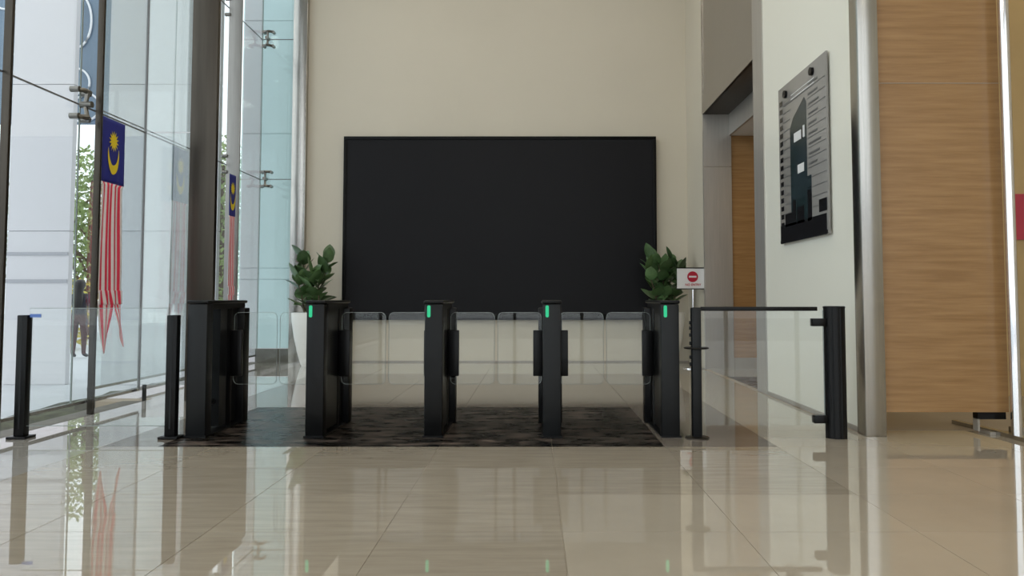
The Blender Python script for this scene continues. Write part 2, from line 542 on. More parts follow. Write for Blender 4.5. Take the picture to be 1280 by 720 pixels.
# steel fins and columns of the facade
for n, (dims, mk, lab, cat) in enumerate([
        ((-3.895, -3.835, 5.31, 5.34, 0, ZC), 'steel_dark', 'slim bronze steel fin on the glass facade before the flag bay', 'fin'),
        ((-3.886, -3.832, 6.44, 6.47, 0, ZC), 'steel_dark', 'slim bronze steel fin beside the hanging flag', 'fin'),
        ((-3.445, -3.185, 7.29, 7.35, 0, ZC), 'steel_dark', 'broad dark bronze steel column behind the unlit pedestal', 'column'),
        ((-4.385, -4.195, 10.38, 10.41, 0, ZC), 'steel_mid', 'grey steel fin behind the narrow gathered flag', 'fin'),
        ((-3.89, -3.665, 11.68, YB, 0, ZC), 'steel', 'bright brushed steel column in the corner behind the planter', 'column')]):
    f = box('trim_%d' % (n + 3), dims, M[mk], bevel=0.004)
    tag(f, lab, cat, kind='structure')

# rear facade behind the camera
gw = empty('window_5')
tag(gw, 'tall glazed entrance front closing the lobby opposite the screen', 'window', kind='structure')
for i in range(8):
    x = XA + i * (XE - XA) / 7
    box('mullion', (x - 0.04, x + 0.04, YREAR - 0.05, YREAR + 0.05, 0, ZC), M['steel_dark'], gw)
    if i < 7:
        pane(x + 0.04, x + (XE - XA) / 7 - 0.04, YREAR - 0.006, YREAR + 0.006, 0, ZC, M['clear'], gw)

# kerb, moss bed and outside ground
w = box('kerb', (-4.05, -3.84, YREAR, YRET, -0.29, 0.0), M['kerb'])
tag(w, 'grey concrete kerb running under the first glass facade', 'kerb', kind='structure')
w = box('kerb', (-4.52, -4.32, YRET, 11.8, -0.29, 0.0), M['kerb'])
tag(w, 'grey concrete kerb under the glass beyond the dark column', 'kerb', kind='structure')
bm = bmesh.new()
nx, ny = 6, 60
grid = [[bm.verts.new((-4.95 + i * 0.9 / nx, YREAR + j * (11.8 - YREAR) / ny, -0.10 + random.uniform(-0.03, 0.03))) for j in range(ny + 1)] for i in range(nx + 1)]
for i in range(nx):
    for j in range(ny):
        bm.faces.new((grid[i][j], grid[i + 1][j], grid[i + 1][j + 1], grid[i][j + 1]))
o = obj('moss', bm, M['moss'], smooth=True)
tag(o, 'mossy planting strip outside the foot of the glass', 'moss', kind='stuff')
w = box('ground_outside', (-45, -4.90, -25, 70, -0.6, -0.27), M['paving'])
tag(w, 'pale grey paved ground outside the glass facade', 'ground', kind='structure')
w = box('ground_outside', (-4.9, 20, 12.5, 70, -0.6, -0.27), M['paving'])
tag(w, 'pale grey paved ground beyond the end wall', 'ground', kind='structure')
w = box('ground_outside', (-4.9, 20, -30, YREAR - 0.1, -0.6, -0.05), M['paving'])
tag(w, 'pale grey paved forecourt outside the entrance front', 'ground', kind='structure')


# ------------------------------------------------------------------ white clad pillars outside
def pillar(x0, x1, y, seams, label, bands=(), rightcap=True):
    t = empty('clad_pillar', ((x0 + x1) / 2, y, -0.27))
    tag(t, label, 'pillar', 'white clad pillars outside the facade')
    w2 = (x1 - x0) / 2
    zz = [0.0] + [s + 0.27 for s in seams] + [8.0]
    for a, b in zip(zz, zz[1:]):
        box('panel', (-w2, w2, 0, 0.10, a + 0.006, b - 0.006), M['white_clad'], t)
    box('core', (-w2 + 0.01, w2 - 0.01, 0.012, 0.09, 0.0, 8.0), M['clad_channel'], t)
    for zb, h in bands:
        box('channel', (-w2, w2 - 0.01, -0.012, 0.01, zb + 0.27 - h / 2, zb + 0.27 + h / 2), M['clad_channel'], t)  # plain grey strip across the pillar face
    return t


pillar(-7.90, -6.97, 11.0, [2.02, 4.25, 6.4], 'white clad pillar with two grey bands outside the glass', [(1.68, 0.05), (1.27, 0.055)])
pillar(-6.44, -4.76, 11.0, [2.02, 4.25, 6.4], 'wide plain white clad pillar seen behind the large flag')
pillar(-5.22, -3.60, 13.0, [1.35, 1.55, 3.95, 6.0], 'white clad pillar standing behind the teal glass')
pillar(-10.6, -8.75, 11.0, [2.02, 4.25, 6.4], 'white clad pillar farthest along from the teal glass')

# hanging blue panel with white rings, outside
t = empty('ring_panel', (-9.2, 15.0, 4.6))
tag(t, 'hanging blue grey panel decorated with white looping tubes', 'panel')
bm = bmesh.new()
add_box(bm, -2.6, 1.2, 0, 0.06, 0.0, 4.0, bevel=0.02)
obj('board', bm, M['bluepanel'], t)
for k, (cx, cz, rx, rz) in enumerate([(-0.25, 2.15, 0.28, 0.55), (-0.3, 0.85, 0.33, 0.32), (-0.1, 0.35, 0.36, 0.30), (-0.3, 3.3, 0.3, 0.5), (-1.4, 1.9, 0.35, 0.5), (-1.3, 0.8, 0.35, 0.4), (-1.75, 2.9, 0.4, 0.5)]):
    bm = bmesh.new()
    add_tube(bm, [(cx + rx * math.cos(a * PI / 14), -0.03, cz + rz * math.sin(a * PI / 14)) for a in range(28)], 0.022, 6, closed=True)
    obj('ring', bm, M['curve'], t, smooth=True)
for s in (-2.0, 0.6):
    box('hanger', (s - 0.02, s + 0.02, 0.01, 0.05, 3.98, 6.0), M['steel'], t)
box('beam', (-2.6, 1.2, -0.05, 0.11, 5.9, 6.1), M['steel'], t)
for s in (-2.55, 1.15):
    box('post', (s - 0.05, s + 0.05, 0.07, 0.17, -4.87, 6.0), M['steel'], t)


# ------------------------------------------------------------------ trees and shrubs outside
def tree(loc, h, rx, n, label, seed):
    rnd = random.Random(seed)
    t = empty('tree', loc)
    tag(t, label, 'tree', 'trees outside the glass')
    bm = bmesh.new()
    add_tube(bm, [(0, 0, 0), (0.05, 0, h * 0.3), (-0.05, 0.05, h * 0.6), (0.0, 0, h * 0.85)], [0.16, 0.13, 0.09, 0.04], 8)
    for k in range(7):
        a = rnd.uniform(0, 2 * PI)
        z = h * rnd.uniform(0.2, 0.6)
        add_tube(bm, [(0, 0, z), (rx * .5 * math.cos(a), rx * .5 * math.sin(a), z + h * .12), (rx * .8 * math.cos(a), rx * .8 * math.sin(a), z + h * .2)], [0.06, 0.04, 0.015], 6)
    obj('trunk', bm, M['trunk'], t, smooth=True)
    verts, faces = [], []
    for k in range(n):
        while True:
            q = Vector((rnd.uniform(-1, 1), rnd.uniform(-1, 1), rnd.uniform(-1, 1)))
            if q.length < 1: break
        c = Vector((q.x * rx, q.y * rx, h * 0.54 + q.z * h * 0.46))
        s = rnd.uniform(0.06, 0.13)
        a = Vector((rnd.gauss(0, 1), rnd.gauss(0, 1), rnd.gauss(0, 1))).normalized()
        b = a.cross(Vector((rnd.gauss(0, 1), rnd.gauss(0, 1), rnd.gauss(0, 1)))).normalized()
        i = len(verts)
        verts += [c - a * s, c + b * s * .45, c + a * s, c - b * s * .45]
        faces.append((i, i + 1, i + 2, i + 3))
    me = bpy.data.meshes.new('foliage')
    me.from_pydata(verts, [], faces)
    f = obj('foliage', me, M['treeleaf'], t)
    f['kind'] = 'stuff'
    return t


tree((-14.2, 23.5, -0.27), 6.2, 1.5, 2600, 'slender tree beyond the waiting person', 1)
tree((-17.3, 27.0, -0.27), 7.0, 2.2, 3200, 'broad tree furthest beyond the ring panel', 2)
tree((-8.9, 20.9, -0.27), 6.0, 1.3, 2800, 'tree seen between dark column and grey steel fin', 3)
tree((-12.0, 27.6, -0.27), 7.5, 2.0, 3000, 'tall tree behind the wide white pillar', 4)


def shrub(loc, r, h, n, seed, label, leafm):
    rnd = random.Random(seed)
    t = empty('shrub', loc)
    tag(t, label, 'shrub', 'shrubs outside the glass')
    verts, faces = [], []
    for k in range(n):
        q = Vector((rnd.gauss(0, .45), rnd.gauss(0, .45), rnd.uniform(0.05, 1)))
        c = Vector((q.x * r, q.y * r, q.z * h))
        s = rnd.uniform(0.05, 0.1)
        a = Vector((rnd.gauss(0, 1), rnd.gauss(0, 1), rnd.gauss(0, 1))).normalized()
        b = a.cross(Vector((rnd.gauss(0, 1), rnd.gauss(0, 1), 1))).normalized()
        i = len(verts)
        verts += [c - a * s, c + b * s * .5, c + a * s, c - b * s * .5]
        faces.append((i, i + 1, i + 2, i + 3))
    me = bpy.data.meshes.new('foliage')
    me.from_pydata(verts, [], faces)
    f = obj('foliage', me, leafm, t)
    f['kind'] = 'stuff'
    bm = bmesh.new()
    add_tube(bm, [(0, 0, 0), (0.02, 0, h * .6)], [0.03, 0.015], 6)
    obj('stem', bm, M['trunk'], t)


M['bloom'] = mat('yellow_leaf', (0.66, 0.56, 0.10), 0.6, var=0.3, vscale=4)
shrub((-11.75, 18.6, -0.27), 0.55, 1.75, 500, 11, 'yellow leaved shrub beside the waiting person', M['bloom'])
shrub((-10.2, 19.6, -0.27), 0.4, 1.3, 400, 12, 'low green shrub behind the waiting person', M['treeleaf'])


# ------------------------------------------------------------------ person waiting outside (seen from behind)
def person():
    t = empty('person', (-9.87, 16.0, -0.27), R(10))
    tag(t, 'person with long dark hair in dark shirt standing outside the glass', 'person')
    J_ = {  # joint: (x, y, z, radius)   faces +y (away)
        'pel': (0, 0, 0.90, 0.135), 'waist': (0, 0.0, 1.05, 0.12), 'chest': (0, 0, 1.24, 0.145), 'neckb': (0, -0.01, 1.38, 0.075),
        'neck': (0, 0.0, 1.44, 0.05), 'chin': (0, 0.02, 1.50, 0.07), 'head': (0, 0.02, 1.57, 0.09), 'crown': (0, 0.01, 1.64, 0.06),
        'shL': (-0.17, 0, 1.33, 0.062), 'elL': (-0.23, -0.02, 1.07, 0.045), 'wrL': (-0.20, 0.10, 0.88, 0.030), 'haL': (-0.185, 0.15, 0.82, 0.034), 'fiL': (-0.18, 0.17, 0.755, 0.018),
        'shR': (0.17, 0, 1.33, 0.062), 'elR': (0.24, -0.03, 1.08, 0.045), 'wrR': (0.16, 0.16, 1.0, 0.030), 'haR': (0.12, 0.22, 1.0, 0.034), 'fiR': (0.07, 0.26, 1.0, 0.018),
        'hipL': (-0.085, 0, 0.84, 0.095), 'knL': (-0.095, 0.015, 0.47, 0.062), 'anL': (-0.10, -0.02, 0.09, 0.042), 'toL': (-0.115, 0.13, 0.035, 0.036),
        'hipR': (0.085, 0, 0.84, 0.095), 'knR': (0.10, 0.02, 0.47, 0.062), 'anR': (0.11, -0.01, 0.09, 0.042), 'toR': (0.13, 0.14, 0.035, 0.036)}
    E_ = [('pel', 'waist'), ('waist', 'chest'), ('chest', 'neckb'), ('neckb', 'neck'), ('neck', 'chin'), ('chin', 'head'), ('head', 'crown')]
    for s in 'LR':
        E_ += [('chest', 'sh' + s), ('sh' + s, 'el' + s), ('el' + s, 'wr' + s), ('wr' + s, 'ha' + s), ('ha' + s, 'fi' + s),
               ('pel', 'hip' + s), ('hip' + s, 'kn' + s), ('kn' + s, 'an' + s), ('an' + s, 'to' + s)]
    names = list(J_)
    me = bpy.data.meshes.new('body')
    me.from_pydata([J_[n][:3] for n in names], [(names.index(a), names.index(b)) for a, b in E_], [])
    o = bpy.data.objects.new('body', me)
    C.objects.link(o)
    md = o.modifiers.new('skin', 'SKIN')
    sv = me.skin_vertices[0].data
    for i, n in enumerate(names):
        sv[i].radius = (J_[n][3], J_[n][3])
        sv[i].use_root = (n == 'pel')
    sb = o.modifiers.new('sub', 'SUBSURF')
    sb.levels = 2
    sb.render_levels = 2
    dg = bpy.context.evaluated_depsgraph_get()
    dg.update()
    nm = bpy.data.meshes.new_from_object(o.evaluated_get(dg))
    o.modifiers.clear()
    o.data = nm
    o.parent = t
    nm.materials.clear()
    for k in ('skin', 'shirt', 'trouser', 'shoe'):
        nm.materials.append(M[k])
    for pl in nm.polygons:
        c = pl.center
        arm = abs(c.x) > 0.15 or c.y > 0.12
        if c.z < 0.09: k = 3
        elif c.z < 0.93 and not (arm and c.z > 0.7): k = 2
        elif c.z > 1.41: k = 0
        elif arm and c.z < 1.12 and (c.y > 0.03): k = 0
        else: k = 1
        pl.material_index = k
        pl.use_smooth = True
    # long hair falling down the back
    bm = bmesh.new()
    rings = []
    for z, rx, ry, cy in [(1.70, .02, .02, .0), (1.685, .07, .08, .0), (1.64, .105, .115, -.005), (1.56, .115, .115, -.02), (1.47, .088, .075, -.05),
                          (1.36, .105, .055, -.10), (1.22, .12, .045, -.145), (1.10, .085, .03, -.15), (1.05, .04, .015, -.145)]:
        rings.append([bm.verts.new((rx * math.cos(a * PI / 8), cy + ry * math.sin(a * PI / 8) + (0.0 if z > 1.5 else 0), z)) for a in range(16)])
    for A, B in zip(rings, rings[1:]):
        for k in range(16):
            bm.faces.new((A[k], A[(k + 1) % 16], B[(k + 1) % 16], B[k]))
    bm.faces.new(rings[0]); bm.faces.new(rings[-1])
    obj('hair', bm, M['hair'], t, smooth=True)


person()


# ------------------------------------------------------------------ LED wall
t = empty('video_wall', (-0.57, YB, 0))
tag(t, 'giant black video wall screen mounted on the cream wall', 'screen')
p0, p1 = px(427, 400, YB - 0.1), px(820, 170.5, YB - 0.1)
x0, x1, z0, z1 = p0.x + 0.57, p1.x + 0.57, p0.z, p1.z
box('housing', (x0 + 0.03, x1 - 0.03, -0.085, 0.01, z0 + 0.03, z1 - 0.03), M['bezel'], t)
box('screen', (x0 + 0.04, x1 - 0.04, -0.094, -0.080, z0 + 0.06, z1 - 0.04), M['screen'], t)
fb = 0.05
for dims in [(x0, x1, -0.11, 0.0, z1 - fb, z1), (x0, x1, -0.11, 0.0, z0, z0 + 0.10),
             (x0, x0 + fb, -0.11, 0.0, z0 + 0.10, z1 - fb), (x1 - fb, x1, -0.11, 0.0, z0 + 0.10, z1 - fb)]:
    box('bezel', dims, M['bezel'], t, bevel=0.004)


# ------------------------------------------------------------------ turnstiles
def rounded_rect(x0, x1, z0, z1, r, n=5):
    pts = []
    for cx, cz, a0 in [(x1 - r, z1 - r, 0), (x0 + r, z1 - r, 90), (x0 + r, z0 + r, 180), (x1 - r, z0 + r, 270)]:
        for k in range(n + 1):
            a = R(a0 + 90 * k / n)
            pts.append((cx + r * math.cos(a), cz + r * math.sin(a)))
    return pts


def turnstile(x, label, led=True, left=True, right=True, wide=0.132, mk='black', gap=False, lane=0.865):
    t = empty('turnstile', (x, 5.38, 0))
    tag(t, label, 'turnstile', 'black turnstile pedestals')
    m = M[mk]
    h = wide / 2
    box('front_post', (-h, h, 0, 0.11, 0, 0.965), m, t, bevel=0.010)
    bm = bmesh.new()
    add_box(bm, -h - 0.006, h + 0.006, -0.004, 0.74, 0.968, 0.992, bevel=0.008)
    obj('top_cap', bm, M['black'], t, smooth=True)
    box('top_beam', (-h + 0.012, h - 0.012, 0.10, 0.73, 0.925, 0.970), M['black'], t)
    # hinge column
    bm = bmesh.new()
    add_lathe(bm, [(h * 0.86, 0.0), (h * 0.86, 0.93)], 24, 0, 0.47)
    obj('hinge_column', bm, M['black'], t, smooth=True)
    box('rear_post', (-h - 0.030, h + 0.030, 0.62, 0.73, 0, 0.93), M['black'], t, bevel=0.010)
    if gap:
        bm = bmesh.new()
        add_tube(bm, [(0.0, 0.10, 0.20), (0.0, 0.45, 0.235)], 0.018, 8)
        obj('brace', bm, M['black'], t)
        box('inner_panel', (-h + 0.03, h - 0.03, 0.30, 0.62, 0.03, 0.93), M['charcoal'], t)
    else:
        box('inner_panel', (-h + 0.018, h - 0.018, 0.10, 0.63, 0.03, 0.93), M['black'], t)
        for s in (-1, 1):
            bm = bmesh.new()
            add_tube(bm, [(s * (h - 0.016), 0.118, 0.20), (s * (h - 0.016), 0.118, 0.90)], 0.004, 6)
            obj('edge_trim', bm, M['steel_dark'], t)  # thin tube drawn in for the highlight along the post edge
    if led:
        bm = bmesh.new()
        add_prism(bm, rounded_rect(-0.047, -0.023, 0.868, 0.955, 0.010), 'y', -0.003, 0.002)
        obj('status_light', bm, M['green_led'], t)
    box('foot_plate', (-h - 0.008, h + 0.008, -0.006, 0.745, 0.0, 0.012), M['black'], t)
    for s, on in ((-1, left), (1, right)):
        if not on:
            continue
        xa, xb = s * (h - 0.01), s * (h + 0.072)
        hb = bmesh.new()
        add_box(hb, min(xa, xb), max(xa, xb), 0.455, 0.495, 0.395, 0.755, bevel=0.005)
        hinge = obj('hinge_clamp', hb, M['black'], t, smooth=True)
        x0, x1 = s * (h + 0.006), s * (lane / 2 - 0.014)
        bm = bmesh.new()
        add_prism(bm, rounded_rect(min(x0, x1), max(x0, x1), 0.33, 0.895, 0.04), 'y', 0.470, 0.480)
        obj('glass_flap', bm, M['flap'], t)
        # polished rim of the flap
        bm = bmesh.new()
        pts = rounded_rect(min(x0, x1), max(x0, x1), 0.33, 0.895, 0.04)
        add_tube(bm, [(q[0], 0.475, q[1]) for q in pts], 0.0018, 6, closed=True)
        obj('flap_edge', bm, M['glass_edge'], t)
    return t


turnstile(-2.458, 'black turnstile pedestal without a green light, beside the clear glass fence', led=False, left=False, wide=0.145, mk='charcoal', gap=True)
turnstile(-1.597, 'black turnstile pedestal with green light, second from the glass fence')
turnstile(-0.735, 'black turnstile pedestal with green light, third from the glass fence')
turnstile(0.128, 'black turnstile pedestal with green light, fourth from the glass fence', mk='charcoal')
turnstile(0.990, 'black turnstile pedestal with green light, beside the glass swing gate', right=False, mk='charcoal')


# ------------------------------------------------------------------ glass fence on the window side
def fence_post(x, label):
    t = empty('fence_post', (x, 5.36, 0))
    tag(t, label, 'post', 'fence posts')
    box('post', (-0.038, 0.038, -0.03, 0.03, 0.012, 0.885), M['black'], t, bevel=0.006)
    box('base_plate', (-0.070, 0.070, -0.06, 0.06, 0.0, 0.018), M['black'], t, bevel=0.004)
    box('glass_groove', (-0.006, 0.006, -0.031, 0.031, 0.07, 0.88), M['charcoal'], t)
    return t


fence_post(-3.70, 'slim black fence post beside the window wall')
fence_post(-2.618, 'slim black fence post beside the unlit turnstile pedestal')
t = empty('glass_fence', (-3.159, 5.36, 0))
tag(t, 'clear glass fence panel held between two slim black posts', 'fence')
bm = bmesh.new()
add_box(bm, -0.504, 0.504, -0.005, 0.005, 0.09, 0.935)
obj('pane', bm, M['clear'], t)
box('top_edge', (-0.504, 0.504, -0.005, 0.005, 0.933, 0.937), M['glass_edge'], t)
box('bottom_edge', (-0.504, 0.504, -0.005, 0.005, 0.086, 0.090), M['glass_edge'], t)
box('tag', (-0.50, -0.42, -0.009, -0.005, 0.868, 0.893), M['tag'], t)

# ------------------------------------------------------------------ swing gate
t = empty('gate_post', (1.176, 5.37, 0))
tag(t, 'slim dark gate post with lock ring, meeting the glass gate', 'post')
box('post', (-0.036, 0.032, -0.03, 0.03, 0.0, 0.94), M['charcoal'], t, bevel=0.008)
bm = bmesh.new()
add_lathe(bm, [(0.085, 0.0), (0.085, 0.008), (0.06, 0.014)], 24)
obj('base_plate', bm, M['steel_dark'], t, smooth=True)
bm = bmesh.new()
add_lathe(bm, [(0.085, 0.640), (0.092, 0.646), (0.085, 0.652)], 24)
obj('lock_ring', bm, M['black'], t, smooth=True)
for z in (0.83, 0.79, 0.74, 0.68, 0.58, 0.53):
    box('knob', (-0.050, -0.034, -0.012, 0.012, z - 0.012, z + 0.012), M['black'], t, bevel=0.003)

t = empty('swing_gate', (1.66, 5.37, 0))
tag(t, 'clear glass swing gate with thin black top rail', 'gate')
box('top_rail', (-0.450, 0.395, -0.018, 0.018, 0.915, 0.945), M['black'], t, bevel=0.004)
bm = bmesh.new()
add_prism(bm, rounded_rect(-0.440, 0.440, 0.09, 0.925, 0.012), 'y', -0.005, 0.005)
obj('pane', bm, M['clear'], t)
box('pane_edge', (0.438, 0.441, -0.005, 0.005, 0.10, 0.92), M['glass_edge'], t)
for z, dx in ((0.832, 0.0), (0.135, 0.0)):
    box('hinge_clamp', (0.355 + dx, 0.452 + dx, -0.028, 0.028, z - 0.028, z + 0.028), M['black'], t, bevel=0.004)

t = empty('hinge_post', (2.185, 5.38, 0))
tag(t, 'thick round black ribbed post hinging the glass gate', 'post')
bm = bmesh.new()
n = 96
prof = []
for i in range(n):
    a = 2 * PI * i / n
    rr = 0.074 - (0.004 if (i // 4) % 3 == 0 else 0.0)
    prof.append((rr * math.cos(a), rr * math.sin(a)))
add_prism(bm, prof, 'z', 0.0, 0.945)
obj('post', bm, M['black'], t)
bm = bmesh.new()
add_lathe(bm, [(0.077, 0.935), (0.077, 0.945), (0.070, 0.950)], 32)
obj('cap', bm, M['black'], t, smooth=True)

# ------------------------------------------------------------------ no-entry sign stand
t = empty('sign_stand', (2.305, 10.70, 0))
tag(t, 'white no entry sign on a slim chrome floor stand', 'sign')
bm = bmesh.new()
add_lathe(bm, [(0.15, 0.0), (0.15, 0.012), (0.10, 0.035), (0.03, 0.05), (0.016, 0.06)], 28)
obj('base', bm, M['chrome'], t, smooth=True)
bm = bmesh.new()
add_tube(bm, [(0, 0, 0.05), (0, 0, 1.16)], 0.014, 12)
obj('pole', bm, M['chrome'], t, smooth=True)
sp = box('plate', (-0.235, 0.265, -0.028, -0.012, 1.155, 1.445), M['signwhite'], t)
box('frame_bar', (-0.245, 0.275, -0.032, 0.0, 1.445, 1.46), M['black'], t)
box('frame_bar', (-0.245, 0.275, -0.032, 0.0, 1.143, 1.156), M['black'], t)
bm = bmesh.new()
add_prism(bm, [(-0.01 + 0.078 * math.cos(2 * PI * k / 40), 1.325 + 0.078 * math.sin(2 * PI * k / 40)) for k in range(40)], 'y', -0.031, -0.027)
obj('red_disc', bm, M['signred'], sp)
box('white_bar', (-0.064, 0.044, -0.034, -0.030, 1.313, 1.338), M['signwhite'], sp)


def text(name, s, size, m, parent, loc, rot, ax='CENTER', bold=0.0):
    cu = bpy.data.curves.new(name, 'FONT')
    cu.body = s
    cu.size = size
    cu.align_x = ax
    cu.align_y = 'CENTER'
    cu.extrude = 0.0008
    cu.offset = bold
    o = bpy.data.objects.new(name, cu)
    C.objects.link(o)
    dg = bpy.context.evaluated_depsgraph_get()
    dg.update()
    me = bpy.data.meshes.new_from_object(o.evaluated_get(dg))
    bpy.data.objects.remove(o)
    me.materials.clear()
    me.materials.append(m)
    o = bpy.data.objects.new(name, me)
    C.objects.link(o)
    o.parent = parent
    o.location = loc
    o.rotation_euler = rot
    return o


text('lettering', 'NO ENTRY', 0.046, M['signred'], sp, (-0.005, -0.030, 1.208), (R(90), 0, 0), bold=0.001)

# ------------------------------------------------------------------ directory board on the pale wall (local: u along the wall towards the camera, z up)
YF, YN = 7.23, 6.04          # far and near edges along the wall
t = empty('directory_board', (XR - 0.004, (YF + YN) / 2, 1.54))
tag(t, 'grey directory board with a dark tower picture on the pale wall', 'sign')
W2, HB = (YF - YN) / 2, 1.53


def bplate(name, u0, u1, z0, z1, m, depth, par, th=0.003):
    """u: 0 = far edge, 1 = near edge"""
    return box(name, (-depth - th, -depth, W2 - u1 * 2 * W2, W2 - u0 * 2 * W2, z0 * HB, z1 * HB), m, par)


bd = box('board', (-0.030, -0.012, -W2, W2, 0, HB), M['board'], t, bevel=0.002)
DB = 0.0295
tw = [(0.27, 0.05), (0.27, 0.70), (0.34, 0.755), (0.58, 0.835), (0.62, 0.80), (0.62, 0.36), (0.70, 0.36), (0.70, 0.05)]
bm = bmesh.new()
add_prism(bm, [(W2 - u * 2 * W2, z * HB) for u, z in tw], 'x', -DB - 0.003, -DB)
obj('tower_print', bm, M['tower'], bd)
bplate('skyline_print', 0.02, 0.97, 0.0, 0.115, M['boarddark'], DB + 0.001, bd)
for u0, u1, hh in ((0.13, 0.30, 0.18), (0.30, 0.38, 0.25), (0.62, 0.70, 0.28), (0.40, 0.55, 0.20)):
    bplate('skyline_print', u0, u1, 0.10, hh, M['boarddark'], DB + 0.001, bd)
for k in range(17):
    bplate('floor_marker', 0.035, 0.10, 0.05 + k * 0.052, 0.05 + k * 0.052 + 0.030, M['boarddark'], DB, bd)
for k in range(13):
    z = 0.17 + k * 0.058
    bplate('row_line', 0.64 if z < 0.83 else 0.12, 0.98, z, z + 0.0035, M['boardline'], DB, bd)
    bplate('row_line', 0.11, 0.27, z + 0.012, z + 0.016, M['boardline'], DB, bd)
    if k > 3:
        bplate('row_text', 0.66, 0.66 + random.Random(k).uniform(0.12, 0.26), z + 0.018, z + 0.030, M['boardline'], DB, bd)
bplate('name_label', 0.36, 0.52, 0.60, 0.655, M['signwhite'], DB + 0.003, bd)
bplate('name_label', 0.52, 0.545, 0.60, 0.655, M['boarddark'], DB + 0.004, bd)
bplate('name_label', 0.55, 0.585, 0.60, 0.67, M['signwhite'], DB + 0.003, bd)
bplate('name_label', 0.43, 0.56, 0.400, 0.452, M['signwhite'], DB + 0.003, bd)
bplate('logo', 0.84, 0.98, 0.13, 0.20, M['boarddark'], DB + 0.002, bd)
for k, z in enumerate((0.875, 0.90)):
    bplate('heading_line', 0.30, 0.78, z, z + 0.006, M['signwhite'], DB, bd)
for u, z in ((0.19, 0.935), (0.755, 0.945)):
    bm = bmesh.new()
    add_tube(bm, [(-0.055, W2 - u * 2 * W2, z * HB), (0.0, W2 - u * 2 * W2, z * HB)], 0.036, 20)
    obj('standoff', bm, M['black'], t, smooth=True)
for u in (0.02, 0.98):
    bm = bmesh.new()
    add_tube(bm, [(-0.034, W2 - u * 2 * W2, 0.02), (0.0, W2 - u * 2 * W2, 0.02)], 0.016, 14)
    obj('standoff', bm, M['steel'], t, smooth=True)


# ------------------------------------------------------------------ potted plants
def leaf_mesh(L, Wd, curl):
    bm = bmesh.new()
    n = 8
    rows = []
    for i in range(n + 1):
        s = i / n
        wd = Wd * 0.5 * (math.sin(PI * s ** 0.82) ** 0.75 if 0 < s < 1 else 0.03)
        z = -curl * s * s * L
        rows.append([bm.verts.new((-wd, s * L, z + 0.10 * wd)), bm.verts.new((0, s * L, z - 0.12 * wd)), bm.verts.new((wd, s * L, z + 0.10 * wd))])
    for a, b in zip(rows, rows[1:]):
        for k in range(2):
            bm.faces.new((a[k], a[k + 1], b[k + 1], b[k]))
    me = to_mesh(bm, 'leaf', True)
    me.materials.append(M['leaf'])
    return me


LEAVES = [leaf_mesh(0.26, 0.19, 0.12), leaf_mesh(0.23, 0.17, 0.25), leaf_mesh(0.28, 0.18, 0.05)]


def plant(loc, stems, label, seed, potr=0.33, poth=0.80):
    rnd = random.Random(seed)
    t = empty('potted_plant', loc)
    tag(t, label, 'potted plant', 'white potted plants by the end wall')
    bm = bmesh.new()
    k = potr
    add_lathe(bm, [(k * .52, 0.0), (k * .56, 0.02), (k * .72, poth * .25), (k * .88, poth * .55), (k * .98, poth * .85), (k * 1.0, poth), (k * .93, poth), (k * .90, poth - 0.06)], 40)
    obj('pot', bm, M['pot'], t, smooth=True)
    bm = bmesh.new()
    add_lathe(bm, [(k * .91, poth - 0.07), (k * .90, poth - 0.055)], 32)
    obj('soil', bm, M['soil'], t)
    for (bx, by, tx, ty, top, nl) in stems:
        bm = bmesh.new()
        pts = [Vector((bx, by, poth - 0.06)), Vector((bx * .6 + tx * .4, by * .6 + ty * .4, poth + (top - poth) * .5)), Vector((tx, ty, top))]
        add_tube(bm, pts, [0.014, 0.011, 0.006], 7)
        obj('stem', bm, M['stem'], t, smooth=True)
        for i in range(nl):
            s = 0.12 + 0.88 * i / (nl - 1)
            q = pts[0].lerp(pts[1], s * 2) if s < .5 else pts[1].lerp(pts[2], s * 2 - 1)
            a = i * R(137.5) + rnd.uniform(-.3, .3)
            el = R(18 + 52 * s + rnd.uniform(-14, 14))
            o = obj('leaf', rnd.choice(LEAVES), None, t, loc=q)
            sc = rnd.uniform(0.85, 1.12)
            o.scale = (sc, sc, sc)
            o.rotation_euler = (Matrix.Rotation(a, 3, 'Z') @ Matrix.Rotation(el, 3, 'X') @ Matrix.Rotation(rnd.uniform(-.5, .5), 3, 'Y')).to_euler()
    return t


plant((-3.33, 11.15, 0), [(-0.10, 0, -0.20, 0.05, 1.62, 15), (0.05, 0.05, 0.20, 0.02, 1.60, 14), (0.0, -0.08, -0.02, -0.1, 1.38, 12), (-0.12, -0.05, -0.27, -0.05, 1.35, 11), (0.1, -0.1, 0.10, -0.12, 1.25, 9)],
      'leafy fig in a white pot standing near the teal glass', 5)
plant((1.98, 11.2, 0), [(-0.08, 0, -0.20, 0.0, 1.60, 15), (0.06, 0.04, 0.12, 0.05, 1.58, 15), (0.0, -0.08, -0.05, -0.1, 1.45, 14), (0.1, -0.05, 0.24, -0.05, 1.45, 14), (-0.1, -0.1, -0.26, -0.1, 1.42, 13)],
      'leafy fig in a white pot beside the no entry sign', 9, potr=0.30)


